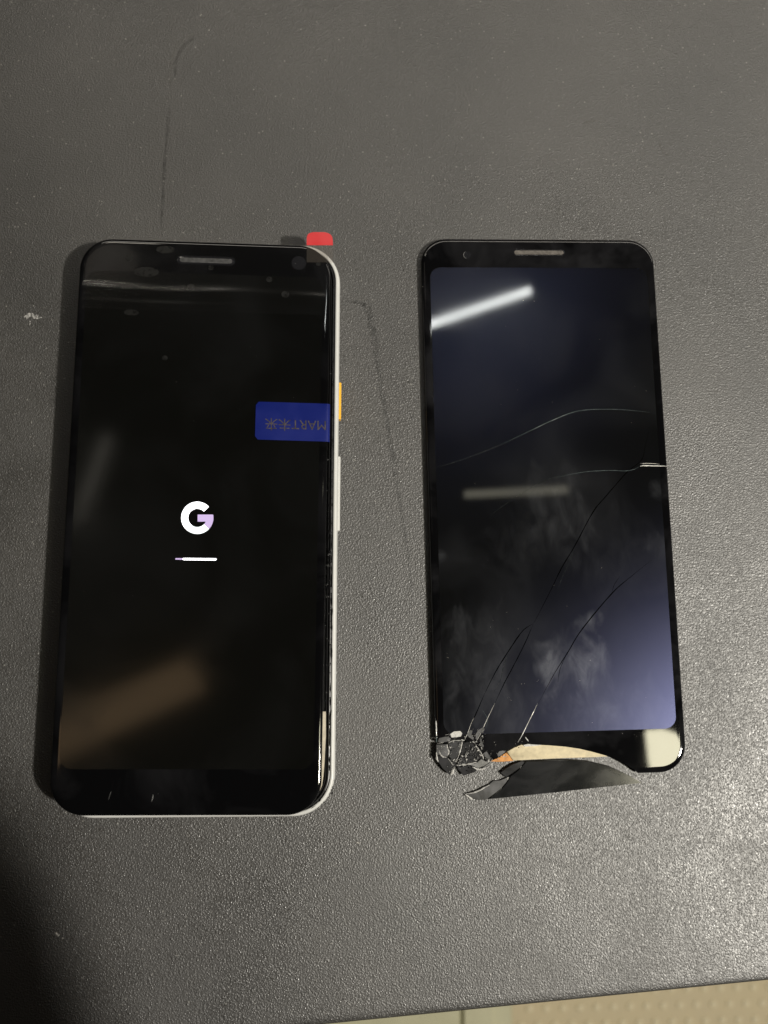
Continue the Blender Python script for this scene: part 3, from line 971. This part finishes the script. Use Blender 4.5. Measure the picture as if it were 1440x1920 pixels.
# ------------------------------------------------------------------ the piece that fell off
frag = empty('glass_fragment', at(1040, 1460).x, at(1040, 1460).y, 0, 'large black shard of glass fallen off below the cracked screen', 'glass shard')
arc = [(1204, 1468), (1190, 1459), (1170, 1449), (1141, 1436), (1105, 1427.5), (1069, 1424.6), (1029, 1425.7), (986, 1427.5)]
body = arc + [(981, 1434), (976, 1440), (968, 1447), (957, 1455), (951, 1466), (940, 1480), (926, 1491), (916, 1498.5), (1000, 1490), (1100, 1479)]
fp = poly(body, 0.9)
link('plate', prism(fp, 0.05, lambda x, y: 0.95 + 0.0006 * (x - fp[0][0]) ** 2 / 10, bevel=0.2), 'fallen', frag, True, 30)
ch = poly([(872, 1488), (892, 1484.5), (906, 1477), (915, 1472), (925, 1464), (938, 1463), (948, 1459), (956, 1456), (950, 1466), (939, 1480), (925, 1491), (915, 1498.5), (899, 1500.5), (886, 1498)], 0.6)
link('chipped_end', prism(ch, 0.03, lambda x, y: 0.45 + 0.02 * (x - ch[0][0]), bevel=0.15), 'shard_grey', frag, True, 25)
sv = poly([(938, 1449), (948, 1440), (962, 1432), (978, 1427), (984, 1428), (974, 1440), (960, 1450), (948, 1457), (944, 1454)], 0.8)
link('sliver', prism(sv, 0.04, 1.05, bevel=0.15), 'shard', frag, True, 25)
for pts, wd in (([(873, 1489), (893, 1485), (910, 1476), (918, 1472)], .3), ([(951, 1463), (953, 1458), (947, 1461)], .22), ([(978, 1436), (976, 1440), (974, 1443)], .22), ([(872, 1489), (880, 1495), (888, 1500)], .35), ([(942, 1452), (951, 1445), (965, 1437), (971, 1435)], .14), ([(920, 1495), (933, 1486), (941, 1478)], .15)):
    link('fracture_edge', ridge(px_path(pts, 0.9, 4, 0.04), wd, 0.14, 0.75, jitter=0.5), 'pale_edge', frag)
link('fracture_edge', ridge(px_path([(1150, 1441), (1120, 1432), (1085, 1426.5), (1050, 1425.5), (1010, 1427)], 0.95, 5, 0.03), .13, 0.06, 0.85, jitter=0.6), 'shard_grey', frag)
link('fracture_edge', ridge(px_path([(918, 1498), (1000, 1489.8), (1100, 1478.8), (1180, 1470.5)], 0.95, 7, 0.03), .16, 0.06, 0.82, jitter=0.7), 'shard_grey', frag)
link('fracture_edge', ridge(px_path([(1182, 1456), (1192, 1461), (1203, 1467.5)], 0.95, 4, 0.03), .2, 0.1, 0.9), 'pale_edge', frag)
for pts in ([(968, 1472), (982, 1470), (996, 1472), (990, 1475), (972, 1476)], [(1000, 1480), (1016, 1476), (1024, 1480), (1010, 1485), (998, 1484)], [(974, 1478), (976, 1484), (975, 1487)]):
    link('smear', prism(poly(pts, 0.96), 0.93, 0.965, bevel=0.01), 'bubble', frag)
crumbs('glass_crumbs', [(955, 1455, 6, 10), (905, 1482, 8, 10), (1140, 1437, 8, 6), (1195, 1455, 6, 6)], 'pale_edge', frag, 0.5, 0.06, 0.16)

# ------------------------------------------------------------------ unseen sleeve shape added to shade the lower corner, as the camera arm would
bm = bmesh.new()
p0, p1 = Vector((84, -118, 250)), Vector((181, -370, 262))
ax_ = (p1 - p0).normalized()
u_ = ax_.cross(Vector((0, 0, 1))).normalized()
v_ = u_.cross(ax_)
rings = []
for t, r in ((-0.14, 2), (-0.135, 14), (-0.115, 26), (-0.07, 36), (0.0, 40.5), (0.12, 41), (0.4, 43), (0.7, 46), (1.0, 49), (1.02, 44)):
    c_ = p0 + (p1 - p0) * t
    rings.append([c_ + (u_ * math.cos(k * math.pi / 14) + v_ * 0.8 * math.sin(k * math.pi / 14)) * r * (1 + 0.02 * math.sin(k * 3 + t * 25)) for k in range(28)])
arm = link('shade_sleeve', loft(rings), 'cloth', None, True, 60)
tag(arm, 'unseen dark cloth sleeve added above the table to shade the lower corner', 'sleeve')
